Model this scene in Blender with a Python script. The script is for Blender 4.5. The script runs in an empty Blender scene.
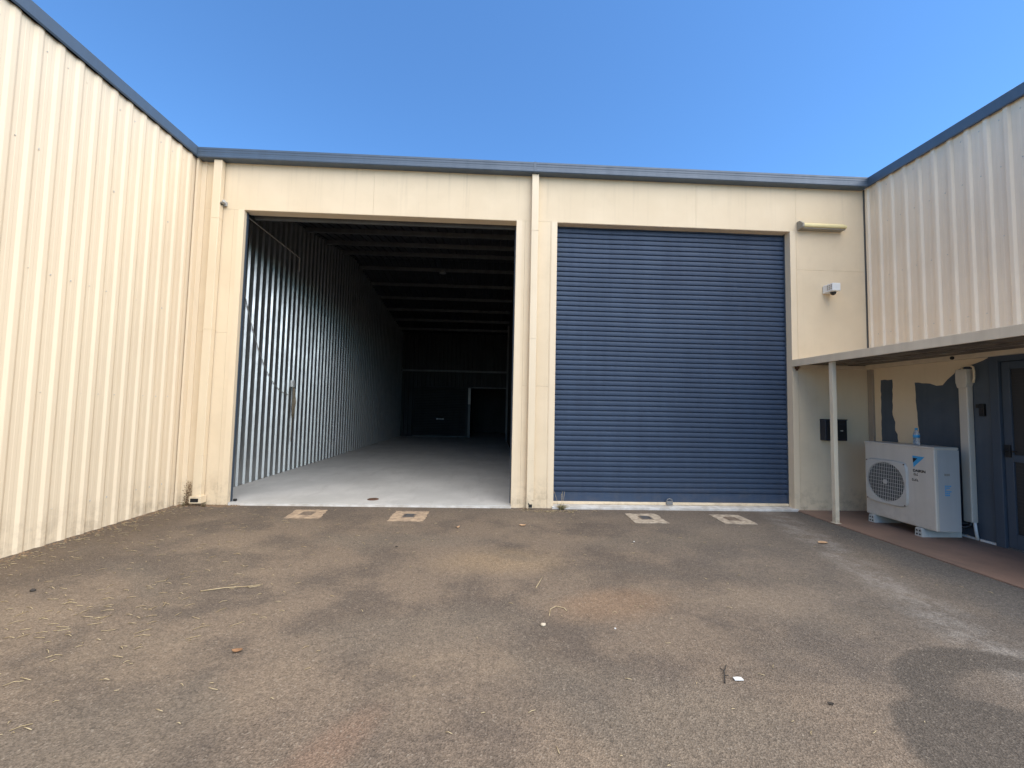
import bpy, bmesh, math, random
from mathutils import Vector, Matrix
random.seed(7)
scene = bpy.context.scene
COL = scene.collection
R = math.radians

# ------------------------------------------------------------------ camera
PITCH, YAW, ROLL, F = .0567, .0412, .0209, 410.0
CAM = Vector((0, -6.215, 1.5))
fw = Vector((math.sin(YAW)*math.cos(PITCH), math.cos(YAW)*math.cos(PITCH), math.sin(PITCH)))
rt0 = Vector((math.cos(YAW), -math.sin(YAW), 0)); up0 = rt0.cross(fw)
rt = math.cos(ROLL)*rt0 + math.sin(ROLL)*up0
up = -math.sin(ROLL)*rt0 + math.cos(ROLL)*up0
cd = bpy.data.cameras.new('camera'); cam = bpy.data.objects.new('camera', cd); COL.objects.link(cam)
m3 = Matrix((rt, up, -fw)).transposed()
cam.matrix_world = Matrix.Translation(CAM) @ m3.to_4x4()
cd.sensor_width = 36; cd.lens = F/1024*36; cd.clip_start = .05; cd.clip_end = 2000
scene.camera = cam

# ------------------------------------------------------------------ materials
def new_mat(name):
    m = bpy.data.materials.new(name); m.use_nodes = True
    nt = m.node_tree; b = nt.nodes['Principled BSDF']
    return m, nt, b
def N(nt, t, **k):
    n = nt.nodes.new(t)
    for a, v in k.items():
        if a in n.inputs: n.inputs[a].default_value = v
        else: setattr(n, a, v)
    return n
def L(nt, a, b): nt.links.new(a, b)
def noise(nt, vec, scale, detail=4, rough=.55):
    n = N(nt, 'ShaderNodeTexNoise'); n.inputs['Scale'].default_value = scale
    n.inputs['Detail'].default_value = detail; n.inputs['Roughness'].default_value = rough
    L(nt, vec, n.inputs['Vector']); return n.outputs['Fac']
def ramp(nt, fac, a, b, lo=0., hi=1., smooth=True):
    n = N(nt, 'ShaderNodeMapRange'); n.interpolation_type = 'SMOOTHSTEP' if smooth else 'LINEAR'
    n.inputs['From Min'].default_value = a; n.inputs['From Max'].default_value = b
    n.inputs['To Min'].default_value = lo; n.inputs['To Max'].default_value = hi
    L(nt, fac, n.inputs['Value']); return n.outputs['Result']
def mth(nt, op, a, b=None):
    n = N(nt, 'ShaderNodeMath', operation=op)
    for i, v in enumerate((a, b)):
        if v is None: continue
        if isinstance(v, (int, float)): n.inputs[i].default_value = v
        else: L(nt, v, n.inputs[i])
    return n.outputs[0]
def mixc(nt, fac, a, b, mode='MIX'):
    n = N(nt, 'ShaderNodeMix'); n.data_type = 'RGBA'; n.blend_type = mode; n.clamp_factor = True
    for s, v in ((n.inputs[0], fac), (n.inputs[6], a), (n.inputs[7], b)):
        if isinstance(v, (int, float)): s.default_value = v
        elif isinstance(v, tuple): s.default_value = v + (1,)
        else: L(nt, v, s)
    return n.outputs[2]
def bump(nt, b, h, strength, dist=.01):
    n = N(nt, 'ShaderNodeBump'); n.inputs['Strength'].default_value = strength; n.inputs['Distance'].default_value = dist
    L(nt, h, n.inputs['Height']); L(nt, n.outputs['Normal'], b.inputs['Normal'])
def pos(nt): return N(nt, 'ShaderNodeNewGeometry').outputs['Position']
def scaled(nt, v, s):
    n = N(nt, 'ShaderNodeMapping'); n.inputs['Scale'].default_value = s; L(nt, v, n.inputs['Vector']); return n.outputs['Vector']

def paint(name, col, col2=None, rough=.5, metal=0., sc=1.5, amt=1., streak=True, bmp=.06, bscale=60, grime=0., grime_col=(.16,.11,.07), spec=.5, runs=0.):
    m, nt, b = new_mat(name); p = pos(nt)
    col2 = col2 or tuple(c*.82 for c in col)
    f = noise(nt, p, sc, 5, .6)
    if streak:
        f2 = noise(nt, scaled(nt, p, (9, 9, .5)), 1., 4, .6)
        f = mth(nt, 'ADD', mth(nt, 'MULTIPLY', f, .5), mth(nt, 'MULTIPLY', f2, .5))
    c = mixc(nt, ramp(nt, f, .35, .65, 0, amt), col, col2)
    if grime:
        z = N(nt, 'ShaderNodeSeparateXYZ'); L(nt, p, z.inputs[0])
        g = mth(nt, 'MULTIPLY', ramp(nt, z.outputs['Z'], 0, .55, 1, 0), ramp(nt, noise(nt, p, 6, 6, .7), .42, .68))
        sp = ramp(nt, noise(nt, p, 45, 2, .5), .68, .76, 0, .35)
        g = mth(nt, 'ADD', mth(nt, 'MULTIPLY', g, grime), mth(nt, 'MULTIPLY', sp, mth(nt, 'MULTIPLY', ramp(nt, z.outputs['Z'], 0, 1.6, 1, .0), grime)))
        c = mixc(nt, g, c, grime_col)
    if runs:
        z2 = N(nt, 'ShaderNodeSeparateXYZ'); L(nt, p, z2.inputs[0])
        st = ramp(nt, noise(nt, scaled(nt, p, (11, 11, .35)), 1., 5, .7), .52, .74)
        hz = mth(nt, 'ADD', ramp(nt, z2.outputs['Z'], 4.2, 5.15, 0, .75), .25)
        sp = ramp(nt, noise(nt, p, 30, 3, .6), .69, .78, 0, .5)
        pt = ramp(nt, noise(nt, p, .7, 6, .7), .5, .66, 0, .35)
        c = mixc(nt, mth(nt, 'MULTIPLY', mth(nt, 'ADD', mth(nt, 'ADD', mth(nt, 'MULTIPLY', st, hz), mth(nt, 'MULTIPLY', sp, hz)), pt), runs), c, (.33, .25, .16))
    L(nt, c, b.inputs['Base Color']); b.inputs['Metallic'].default_value = metal
    L(nt, ramp(nt, f, .3, .7, max(.05, rough-.06), rough+.08), b.inputs['Roughness'])
    b.inputs['Specular IOR Level'].default_value = spec
    if bmp: bump(nt, b, noise(nt, p, bscale, 4, .6), bmp, .004)
    return m

CREAM = (.66, .545, .395)
M = {}
M['render'] = paint('cream_render', (.73, .592, .415), (.68, .545, .375), .75, streak=False, sc=1.1, amt=.8, runs=.26, bmp=.25, bscale=90, grime=.5, spec=.3)
M['cladding'] = paint('cream_steel', (.75, .62, .45), (.72, .59, .425), .55, bmp=.03, bscale=14, grime=.32, runs=.08)
M['cladding_grey'] = paint('weathered_cream_steel', (.83, .695, .53), (.75, .62, .465), .5, runs=.22, sc=.9, bmp=.03, bscale=14)
M['trim'] = paint('cream_trim', (.74, .605, .43), (.70, .565, .395), .5, bmp=.03, grime=.3)
M['pipe'] = paint('cream_pipe', (.735, .605, .43), (.69, .56, .39), .45, bmp=.03, grime=.4)
M['gutter'] = paint('blue_grey_steel', (.073, .103, .146), (.06, .087, .125), .38, bmp=.02)
M['navy'] = paint('navy_paint', (.054, .073, .10), (.044, .060, .085), .5, bmp=.08)
M['wall_paint'] = paint('rolled_wall_paint', (.05, .068, .094), (.072, .092, .118), .6, sc=3, bmp=.35, bscale=35)
M['door_blue'] = paint('blue_door_steel', (.042, .066, .114), (.036, .056, .098), .52, spec=.32, bmp=.015, grime=.15, grime_col=(.2,.17,.14))
M['zinc'] = paint('galvanised_steel', (.54, .55, .55), (.43, .44, .44), .37, metal=.9, sc=3, bmp=.03, bscale=20)
M['dark_steel'] = paint('dull_steel', (.13, .13, .13), (.10, .10, .10), .5, metal=.3, bmp=0)
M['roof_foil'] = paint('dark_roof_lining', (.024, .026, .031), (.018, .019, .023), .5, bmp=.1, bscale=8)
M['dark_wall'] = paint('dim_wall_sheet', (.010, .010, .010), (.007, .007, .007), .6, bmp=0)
M['black'] = paint('black_plastic', (.012, .012, .014), (.009, .009, .01), .4, streak=False, bmp=0)
M['dark_blue'] = paint('dark_letterbox_paint', (.016, .018, .03), (.012, .014, .022), .35, streak=False, bmp=0)
M['white'] = paint('white_plastic', (.72, .72, .70), (.66, .66, .65), .4, bmp=.02, streak=False)
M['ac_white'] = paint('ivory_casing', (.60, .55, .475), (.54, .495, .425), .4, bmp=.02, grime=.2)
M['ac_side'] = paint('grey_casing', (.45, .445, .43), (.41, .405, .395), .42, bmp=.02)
M['foot'] = paint('grey_foot_plastic', (.52, .53, .50), None, .6, bmp=.05)
M['white_conc'] = paint('white_painted_sill', (.62, .60, .57), (.46, .43, .39), .75, sc=7, streak=False, bmp=.3, bscale=60)
M['pad'] = paint('drain_concrete', (.42, .31, .21), (.25, .185, .13), .9, sc=14, streak=False, bmp=.5, bscale=70)
M['pad_grey'] = paint('drain_concrete_grey', (.46, .385, .295), (.27, .22, .17), .9, sc=14, streak=False, bmp=.5, bscale=70)
M['iron'] = paint('drain_iron', (.11, .11, .115), (.14, .13, .12), .55, metal=.4, sc=20, streak=False, bmp=.2)
M['lid_brown'] = paint('brown_drain_iron', (.22, .17, .125), (.16, .12, .09), .8, sc=20, streak=False, bmp=.2)
M['post'] = paint('post_paint', (.72, .63, .48), (.64, .55, .41), .55, bmp=.06, grime=.4)
M['awning'] = paint('awning_paint', (.78, .65, .475), (.68, .56, .40), .6, bmp=.06)
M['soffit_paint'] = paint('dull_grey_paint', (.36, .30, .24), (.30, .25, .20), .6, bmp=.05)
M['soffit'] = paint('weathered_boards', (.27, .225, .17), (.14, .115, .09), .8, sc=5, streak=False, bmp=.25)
M['light_yel'] = paint('yellowed_plastic', (.72, .62, .33), (.66, .55, .28), .45, streak=False, bmp=0)
M['light_grey'] = paint('grey_plastic', (.30, .27, .22), None, .5, streak=False, bmp=0)
M['fan_dark'] = paint('fan_dark', (.03, .03, .032), None, .5, streak=False, bmp=0)
M['wire'] = paint('grille_wire', (.55, .53, .48), (.46, .43, .38), .5, streak=False, bmp=0)
M['logo_blue'] = paint('badge_blue', (.05, .33, .62), None, .4, streak=False, bmp=0, amt=.2)
M['logo_teal'] = paint('badge_teal', (.04, .30, .36), None, .4, streak=False, bmp=0, amt=.2)
M['rope'] = paint('rope_fibre', (.30, .24, .17), (.2, .155, .10), .9, sc=30, streak=False, bmp=.3)
M['cable'] = paint('grey_cable', (.36, .35, .33), None, .6, streak=False, bmp=0)
M['rust'] = paint('rusty_steel', (.13, .06, .035), (.07, .035, .02), .8, sc=20, streak=False, bmp=.2)
M['straw'] = paint('dry_straw', (.46, .37, .23), (.33, .25, .14), .85, sc=20, streak=False, bmp=0)
M['leaf'] = paint('dry_leaf', (.25, .13, .06), (.17, .085, .04), .8, sc=30, streak=False, bmp=0)
M['leaf_pale'] = paint('pale_leaf', (.48, .31, .18), (.36, .22, .12), .8, sc=30, streak=False, bmp=0)
M['twig'] = paint('twig_bark', (.04, .033, .028), None, .9, streak=False, bmp=0)
M['weed'] = paint('weed_green', (.10, .115, .035), (.17, .14, .06), .8, sc=14, streak=False, bmp=0)
M['weed_dry'] = paint('weed_dry', (.22, .14, .08), (.13, .085, .05), .9, sc=20, streak=False, bmp=0)
M['paper'] = paint('white_scrap', (.72, .71, .69), None, .8, streak=False, bmp=0)
M['pebble'] = paint('pale_stone', (.50, .43, .33), None, .9, streak=False, bmp=0)
M['lamp_white'] = paint('lamp_shade', (.2, .2, .2), None, .4, streak=False, bmp=0)
def clear(name, col):
    m, nt, b = new_mat(name)
    b.inputs['Base Color'].default_value = col+(1,); b.inputs['Roughness'].default_value = .08
    b.inputs['Transmission Weight'].default_value = .75; b.inputs['IOR'].default_value = 1.33
    return m
M['bottle'] = clear('clear_plastic', (.85, .9, .95))

# asphalt ----------------------------------------------------------
def asphalt():
    m, nt, b = new_mat('worn_asphalt'); p = pos(nt)
    s = N(nt, 'ShaderNodeSeparateXYZ'); L(nt, p, s.inputs[0]); x, y = s.outputs['X'], s.outputs['Y']
    w = noise(nt, p, 1.1, 5, .6)
    w2 = noise(nt, scaled(nt, p, (.5, .9, 1)), 1.0, 4, .6)
    wob = mth(nt, 'MULTIPLY', mth(nt, 'SUBTRACT', noise(nt, p, 1.7, 5, .65), .5), 1.1)
    wob2 = mth(nt, 'MULTIPLY', mth(nt, 'SUBTRACT', noise(nt, p, 2.6, 3, .6), .5), .5)
    c = mixc(nt, ramp(nt, w, .41, .60), (.162, .124, .092), (.104, .082, .065))
    c = mixc(nt, mth(nt, 'MULTIPLY', ramp(nt, w2, .48, .66), .55), c, (.215, .165, .118))
    # greyer zone towards the footpath, brown dust towards the left wall
    xr = mth(nt, 'ADD', x, mth(nt, 'ADD', wob, mth(nt, 'MULTIPLY', y, .12)))
    c = mixc(nt, ramp(nt, xr, .8, 3.2, 0, .5), c, (.142, .125, .108))
    xl = mth(nt, 'ADD', x, wob2)
    band = ramp(nt, xl, -3.35, -4.25, 0, .78)
    c = mixc(nt, band, c, (.105, .078, .056))
    dd = mth(nt, 'ADD', mth(nt, 'MULTIPLY', y, 1.), wob2)     # darker brown right in front of the building
    c = mixc(nt, ramp(nt, dd, -.95, -.15, 0, .5), c, (.125, .10, .08))
    # dried run-off line beside the footpath
    xc = mth(nt, 'SUBTRACT', xr, mth(nt, 'MULTIPLY', y, .29))
    st = mth(nt, 'ABSOLUTE', mth(nt, 'SUBTRACT', mth(nt, 'SUBTRACT', mth(nt, 'ADD', x, mth(nt, 'MULTIPLY', wob2, .5)), mth(nt, 'MULTIPLY', y, .27)), 4.23))
    sm = mth(nt, 'MULTIPLY', ramp(nt, st, .03, .34, 1, 0), ramp(nt, noise(nt, p, 5, 5, .7), .34, .66))
    c = mixc(nt, mth(nt, 'MULTIPLY', sm, .38), c, (.35, .325, .295))
    # darker grey strip by the path
    c = mixc(nt, ramp(nt, mth(nt, 'ADD', mth(nt, 'SUBTRACT', x, mth(nt, 'MULTIPLY', y, .17)), mth(nt, 'MULTIPLY', wob2, .4)), 4.25, 4.7, 0, .6), c, (.095, .092, .088))
    # rust stains and the dark patch
    def ell(cx, cy, rx, ry, ang=0., soft=.12, wb=.35, fine=None):
        ca, sa = math.cos(ang), math.sin(ang)
        dx = mth(nt, 'SUBTRACT', x, cx); dy = mth(nt, 'SUBTRACT', y, cy)
        u = mth(nt, 'DIVIDE', mth(nt, 'ADD', mth(nt, 'MULTIPLY', dx, ca), mth(nt, 'MULTIPLY', dy, sa)), rx)
        v = mth(nt, 'DIVIDE', mth(nt, 'SUBTRACT', mth(nt, 'MULTIPLY', dy, ca), mth(nt, 'MULTIPLY', dx, sa)), ry)
        d = mth(nt, 'SQRT', mth(nt, 'ADD', mth(nt, 'MULTIPLY', u, u), mth(nt, 'MULTIPLY', v, v)))
        d = mth(nt, 'ADD', d, mth(nt, 'MULTIPLY', wob2, wb))
        if fine is not None: d = mth(nt, 'ADD', d, fine)
        return ramp(nt, d, 1-soft, 1+soft, 1, 0)
    c = mixc(nt, mth(nt, 'MULTIPLY', ell(.95, -3.0, .45, .22, .3, .6, 1.8), .42), c, (.235, .145, .085))
    c = mixc(nt, mth(nt, 'MULTIPLY', ell(-.7, -4.35, .10, .3, -.5, .6, 1.8), .25), c, (.25, .14, .09))
    c = mixc(nt, mth(nt, 'MULTIPLY', ell(.1, -2.1, .55, .3, .1, .6, 1.5), .35), c, (.30, .21, .12))
    for e in ((-1.9, -4.35, .6, .35, .4), (.9, -4.1, .7, .3, -.3), (-.4, -3.35, .8, .25, .2), (3.97, -1.93, .22, .16, 0), (1.9, -1.5, .9, .25, .1), (-1.0, -1.5, 1.0, .22, 0)):
        c = mixc(nt, mth(nt, 'MULTIPLY', ell(*e, .45, 1.6), .5), c, (.14, .115, .09))
    for cx, cy, rad, wd, am in ((-7.5, -8.6, 7.6, .16, .3), (-7.5, -8.6, 9.2, .16, .26), (5.4, -9.2, 6.6, .15, .28), (3.0, 4.5, 7.0, .2, .25)):
        dx = mth(nt, 'SUBTRACT', x, cx); dy = mth(nt, 'SUBTRACT', y, cy)
        rr = mth(nt, 'SQRT', mth(nt, 'ADD', mth(nt, 'MULTIPLY', dx, dx), mth(nt, 'MULTIPLY', dy, dy)))
        tr = ramp(nt, mth(nt, 'ABSOLUTE', mth(nt, 'ADD', mth(nt, 'SUBTRACT', rr, rad), mth(nt, 'MULTIPLY', wob2, .25))), wd*.4, wd, 1, 0)
        tr = mth(nt, 'MULTIPLY', tr, ramp(nt, noise(nt, p, .9, 4, .6), .42, .6))
        c = mixc(nt, mth(nt, 'MULTIPLY', tr, am*1.5), c, (.12, .10, .08))
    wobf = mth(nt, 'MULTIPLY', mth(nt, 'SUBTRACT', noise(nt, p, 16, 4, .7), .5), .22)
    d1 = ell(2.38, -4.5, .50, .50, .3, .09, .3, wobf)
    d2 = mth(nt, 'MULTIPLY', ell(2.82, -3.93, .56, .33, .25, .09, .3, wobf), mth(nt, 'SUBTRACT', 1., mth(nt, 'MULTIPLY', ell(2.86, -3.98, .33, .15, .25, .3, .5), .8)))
    darkened = mth(nt, 'MAXIMUM', d1, d2)  # dark patch: a blob joined to a ring with a paler middle
    c = mixc(nt, mth(nt, 'MULTIPLY', darkened, .85), c, (.078, .066, .055))
    # aggregate
    g1 = noise(nt, p, 95, 3, .75)
    vor = N(nt, 'ShaderNodeTexVoronoi'); vor.inputs['Scale'].default_value = 120; L(nt, p, vor.inputs['Vector'])
    vcol = N(nt, 'ShaderNodeSeparateColor'); L(nt, vor.outputs['Color'], vcol.inputs[0])
    k = mth(nt, 'ADD', ramp(nt, g1, .3, .7, .64, 1.30, False), ramp(nt, vcol.outputs[0], 0, 1, -.22, .27, False))
    g2 = noise(nt, p, 26, 4, .7)
    k = mth(nt, 'MULTIPLY', k, ramp(nt, g2, .3, .7, .8, 1.2, False))
    kc = N(nt, 'ShaderNodeCombineColor')
    for i in range(3): L(nt, k, kc.inputs[i])
    c = mixc(nt, 1., c, kc.outputs[0], 'MULTIPLY')
    c = mixc(nt, ramp(nt, vcol.outputs[1], .97, .985, 0, .32), c, (.36, .31, .25))
    L(nt, c, b.inputs['Base Color']); b.inputs['Roughness'].default_value = .88; b.inputs['Specular IOR Level'].default_value = .3
    h = mth(nt, 'ADD', mth(nt, 'MULTIPLY', vor.outputs['Distance'], 60), mth(nt, 'MULTIPLY', g1, 1.0))
    bump(nt, b, h, .28, .004)
    return m
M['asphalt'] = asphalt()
def concrete(name, a, bb, stain, sc=.9):
    m, nt, b = new_mat(name); p = pos(nt)
    c = mixc(nt, ramp(nt, noise(nt, p, sc, 6, .62), .36, .64), a, bb)
    c = mixc(nt, ramp(nt, noise(nt, scaled(nt, p, (1, .25, 1)), 5, 5, .7), .5, .72, 0, .45), c, stain)
    c = mixc(nt, ramp(nt, noise(nt, p, 120, 3, .7), .35, .7, 0, .3), c, stain)
    L(nt, c, b.inputs['Base Color']); b.inputs['Roughness'].default_value = .62
    bump(nt, b, noise(nt, p, 80, 5, .7), .15, .004)
    return m
M['slab'] = concrete('concrete_slab', (.56, .545, .52), (.46, .45, .43), (.37, .355, .335))
M['path'] = concrete('oxide_concrete', (.265, .168, .124), (.20, .132, .10), (.12, .088, .07), 1.6)

# ------------------------------------------------------------------ mesh helpers
class B:
    def __init__(s): s.bm = bmesh.new()
    def box(s, x0, x1, y0, y1, z0, z1, mi=0):
        v = [s.bm.verts.new((x, y, z)) for x in (x0, x1) for y in (y0, y1) for z in (z0, z1)]
        for q in ((0,1,3,2),(4,6,7,5),(0,4,5,1),(2,3,7,6),(0,2,6,4),(1,5,7,3)):
            s.bm.faces.new([v[i] for i in q]).material_index = mi
        return s
    def prism(s, poly, axis, a, b, mi=0):
        # poly: 2-D points in the two other axes (order: x,y / x,z / y,z); extruded a..b along axis
        def P(u, v, w):
            return {'x': (w, u, v), 'y': (u, w, v), 'z': (u, v, w)}[axis]
        A = [s.bm.verts.new(P(u, v, a)) for u, v in poly]; C = [s.bm.verts.new(P(u, v, b)) for u, v in poly]
        n = len(poly)
        s.bm.faces.new(A).material_index = mi; s.bm.faces.new(list(reversed(C))).material_index = mi
        for i in range(n):
            s.bm.faces.new((A[i], C[i], C[(i+1) % n], A[(i+1) % n])).material_index = mi
        return s
    def tube(s, pts, r, seg=8, mi=0, r2=None):
        pts = [Vector(p) for p in pts]; rings = []
        n = len(pts)
        for i, p in enumerate(pts):
            d = (pts[min(i+1, n-1)] - pts[max(i-1, 0)]).normalized()
            a = d.orthogonal().normalized(); c = d.cross(a)
            if rings:   # keep rings aligned
                a = (pa - d*pa.dot(d)).normalized(); c = d.cross(a)
            pa = a
            rr = r if r2 is None else r + (r2-r)*i/(n-1)
            rings.append([s.bm.verts.new(p + rr*(math.cos(t)*a + math.sin(t)*c)) for t in [2*math.pi*k/seg for k in range(seg)]])
        for A, C in zip(rings, rings[1:]):
            for k in range(seg):
                f = s.bm.faces.new((A[k], A[(k+1) % seg], C[(k+1) % seg], C[k])); f.material_index = mi; f.smooth = True
        s.bm.faces.new(list(reversed(rings[0]))).material_index = mi; s.bm.faces.new(rings[-1]).material_index = mi
        return s
    def lathe(s, cx, cy, prof, seg=20, mi=0):
        rings = [[s.bm.verts.new((cx+r*math.cos(2*math.pi*k/seg), cy+r*math.sin(2*math.pi*k/seg), z)) for k in range(seg)] for r, z in prof]
        for A, C in zip(rings, rings[1:]):
            for k in range(seg):
                f = s.bm.faces.new((A[k], A[(k+1) % seg], C[(k+1) % seg], C[k])); f.material_index = mi; f.smooth = True
        s.bm.faces.new(list(reversed(rings[0]))).material_index = mi; s.bm.faces.new(rings[-1]).material_index = mi
        return s
    def sheet(s, prof, z0, z1, fn, thick=.004, nz=1, mi=0):
        # corrugated sheet: prof = [(along, out)], fn(along, out, z)->xyz
        fr, bk = [], []
        for a, o in prof:
            fr.append([s.bm.verts.new(fn(a, o, z0+(z1-z0)*k/nz)) for k in range(nz+1)])
            bk.append([s.bm.verts.new(fn(a, o-thick, z0+(z1-z0)*k/nz)) for k in range(nz+1)])
        for i in range(len(prof)-1):
            for k in range(nz):
                s.bm.faces.new((fr[i][k], fr[i+1][k], fr[i+1][k+1], fr[i][k+1])).material_index = mi
                s.bm.faces.new((bk[i][k], bk[i][k+1], bk[i+1][k+1], bk[i+1][k])).material_index = mi
            s.bm.faces.new((fr[i][0], bk[i][0], bk[i+1][0], fr[i+1][0])).material_index = mi
            s.bm.faces.new((fr[i][nz], fr[i+1][nz], bk[i+1][nz], bk[i][nz])).material_index = mi
        for i in (0, len(prof)-1):
            for k in range(nz):
                s.bm.faces.new((fr[i][k], fr[i][k+1], bk[i][k+1], bk[i][k])).material_index = mi
        return s
ORG = {}
def obj(name, b, mats, parent=None, bevel=0., seg=2):
    me = bpy.data.meshes.new(name)
    bmesh.ops.recalc_face_normals(b.bm, faces=b.bm.faces)
    b.bm.to_mesh(me); b.bm.free()
    for m in (mats if isinstance(mats, (list, tuple)) else [mats]): me.materials.append(M[m] if isinstance(m, str) else m)
    o = bpy.data.objects.new(name, me); COL.objects.link(o)
    if parent:
        o.parent = parent
        o.matrix_parent_inverse = Matrix.Translation(-ORG.get(parent.name, Vector((0, 0, 0))))
    if bevel:
        md = o.modifiers.new('bevel', 'BEVEL'); md.width = bevel; md.segments = seg; md.limit_method = 'ANGLE'; md.angle_limit = R(40)
    return o
def thing(name, label, cat, loc=(0, 0, 0), group=None):
    o = bpy.data.objects.new(name, None); COL.objects.link(o); o.location = loc; ORG[o.name] = Vector(loc)
    o.empty_display_size = .1
    return tag(o, label, cat, group)
def tag(o, label, cat, group=None, kind=None):
    o['label'] = label; o['category'] = cat
    if group: o['group'] = group
    if kind: o['kind'] = kind
    return o
def struct(name, b, mats, label):
    o = obj(name, b, mats); o['kind'] = 'structure'; o['label'] = label; o['category'] = name.replace('_', ' ').split()[-1]; return o

def rib_profile(a0, a1, phase, pitch=.2, h=.029, base=.078, top=.034, mini=.0015):
    pts = [(a0, 0.)]; k = math.ceil((a0-phase)/pitch)
    while True:
        c = phase + k*pitch; k += 1
        if c - base/2 < a0+.002: continue
        if c + base/2 > a1-.002: break
        if pitch-base > .08 and c-base/2-(pitch-base)/2 > a0+.03:
            q = c-base/2-(pitch-base)/2; pts += [(q-.02, 0), (q-.014, mini), (q+.014, mini), (q+.02, 0)]
        pts += [(c-base/2, 0), (c-top/2-.004, h*.94), (c-top/2+.003, h), (c+top/2-.003, h), (c+top/2+.004, h*.94), (c+base/2, 0)]
    pts.append((a1, 0.)); return pts

# ================================================================== SETTING
b = B(); b.box(-320, 320, -320, 320, -.5, 0)
struct('ground', b, 'asphalt', 'worn brownish grey asphalt yard with dusty stains and a dark patch')
b = B(); b.box(4.665, 5.94, -9, -.003, -.2, .012)
struct('footpath', b, 'path', 'brown oxide concrete path under the awning')
b = B(); b.box(-4.46, .585, .012, 17.8, -.2, .03)
b.box(-3.82, .28, -.035, -.001, -.2, .022, 1)
struct('floor', b, ['slab', 'white_conc'], 'pale grey concrete floor inside the open bay')

# ================================================================== WAREHOUSE
W = thing('warehouse', 'cream warehouse with blue gutter, one open bay and one closed blue roller door', 'warehouse', (0, 0, 0))
ZH, ZT, TH = 4.40, 5.2, .14
b = B()
def panel(x0, x1, z0, z1): b.box(x0, x1, 0, .06 if abs(x1-A0) < .01 else TH, z0, z1)
g = .0022
# panels of the front wall, butted with fine open joints; a backing sheet closes the joints
L0, A0, A1, C0, D1, R1 = -4.545, -3.85, .28, .91, 4.65, 5.905
for x0, x1, z0, z1 in ((L0, A0-.15, 0, 2.52), (L0, A0-.15, 2.52, ZH), (A0-.15, A0, 0, ZH), (L0, -1.93, ZH, ZT), (-1.93, 3.12, ZH, ZT),
        (A1, A1+.13, 0, ZH), (A1+.13, C0-.10, 0, 1.83), (A1+.13, C0-.10, 1.83, ZH), (C0-.10, C0, 0, ZH),
        (3.12, D1+.1, ZH, ZT), (D1, D1+.1, 0, ZH), (D1+.1, R1, 0, 3.78), (D1+.1, R1, 3.78, ZT)):
    panel(x0+g/2, x1-g/2, z0+(g/2 if z0 else 0), z1-g/2)
for x0, x1, z0, z1 in ((L0+.01, A0-.15, 0, ZT-.02), (A0-.15, A1+.01, ZH+.01, ZT-.02), (A1+.01, C0-.01, 0, ZT-.02), (C0-.01, D1+.01, ZH+.01, ZT-.02), (D1+.01, R1-.01, 0, ZT-.02)):
    b.box(x0, x1, TH-.06, TH+.03, z0, z1)
obj('front_wall', b, 'render', W)
# folded metal trims round the two openings, 3 mm proud
def door_trim(x0, x1):
    b = B(); w = .085
    b.box(x0-w, x0+.003, -.004, .0, 0, ZH+.003); b.box(x1-.003, x1+w, -.004, .0, 0, ZH+.003)
    b.box(x0+.0, x0+.003, 0, .06 if x0 < 0 else TH+.03, 0, ZH-.003); b.box(x1-.003, x1, 0, TH+.03, 0, ZH-.003)
    b.box(x0, x1, 0, TH+.03, ZH-.006, ZH-.003)
    return obj('door_trim', b, 'trim', W)
door_trim(A0, A1); door_trim(C0, D1)
# corner flashings
b = B(); b.box(-4.53, -4.43, -.012, -.0005, 0, 5.12); b.box(-4.53, -4.50, -.09, -.012, 0, 5.12)
obj('corner_flashing', b, 'cladding', W)
b = B(); b.box(5.876, 5.886, -.02, -.001, 2.36, 5.12); obj('corner_gap', b, 'dark_steel', W)
# gutter / fascia along the top
def gutter(x0, x1):
    b = B(); prof = [(-.005, 5.115), (-.125, 5.115), (-.135, 5.125), (-.135, 5.148), (-.128, 5.154), (-.128, 5.20), (-.131, 5.205), (-.131, 5.235), (-.135, 5.24), (-.135, 5.268), (-.12, 5.274), (-.005, 5.274)]
    b.prism(prof, 'x', x0, x1); return b
# prism on x uses (y,z) points
obj('gutter', gutter(-4.497, .535), 'gutter', W); obj('gutter', gutter(.541, 5.846), 'gutter', W)
b = B(); b.prism([(-.003, 5.111), (-.128, 5.111), (-.139, 5.122), (-.139, 5.271), (-.12, 5.278), (-.003, 5.278)], 'x', .52, .556); obj('gutter_joiner', b, 'gutter', W)
# roof: ridge parallel to the front at y 6.5
YR, ZR, YB = 6.5, 6.02, 13.5
def roof_z(y): return 5.02 + (ZR-5.02)*(1-abs(y-YR)/YR)
for y0, y1 in ((.17, YR), (YR, YB)):
    b = B()
    prof = rib_profile(-4.6, 5.95, .03, .2, .03, .07, .03)
    dz = roof_z(y1)-roof_z(y0)
    fn = lambda a, o, t, y0=y0, y1=y1: (a, y0+(y1-y0)*t, roof_z(y0)+(roof_z(y1)-roof_z(y0))*t + .04 + o)
    b.sheet(prof, 0, 1, fn, .02)
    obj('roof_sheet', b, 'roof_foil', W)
pur = B(); pur.box(-4.44, .56, -.03, -.022, -.1, .0); pur.box(-4.44, .56, -.022, .032, -.1, -.092); pur.box(-4.44, .56, -.022, .032, -.008, .0); pur.box(-4.44, .56, .025, .032, -.092, -.075)
pm = obj('purlin', pur, 'dark_steel', W)
ys = [.9, 2.05, 3.2, 4.35, 5.5, 7.0, 8.15, 9.3, 10.45, 11.6, 12.75]
pm.location = (0, ys[0], roof_z(ys[0])+.015)
for y in ys[1:]:
    c = pm.copy(); COL.objects.link(c); c.parent = W; c.location = (0, y, roof_z(y)+.015)
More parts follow.
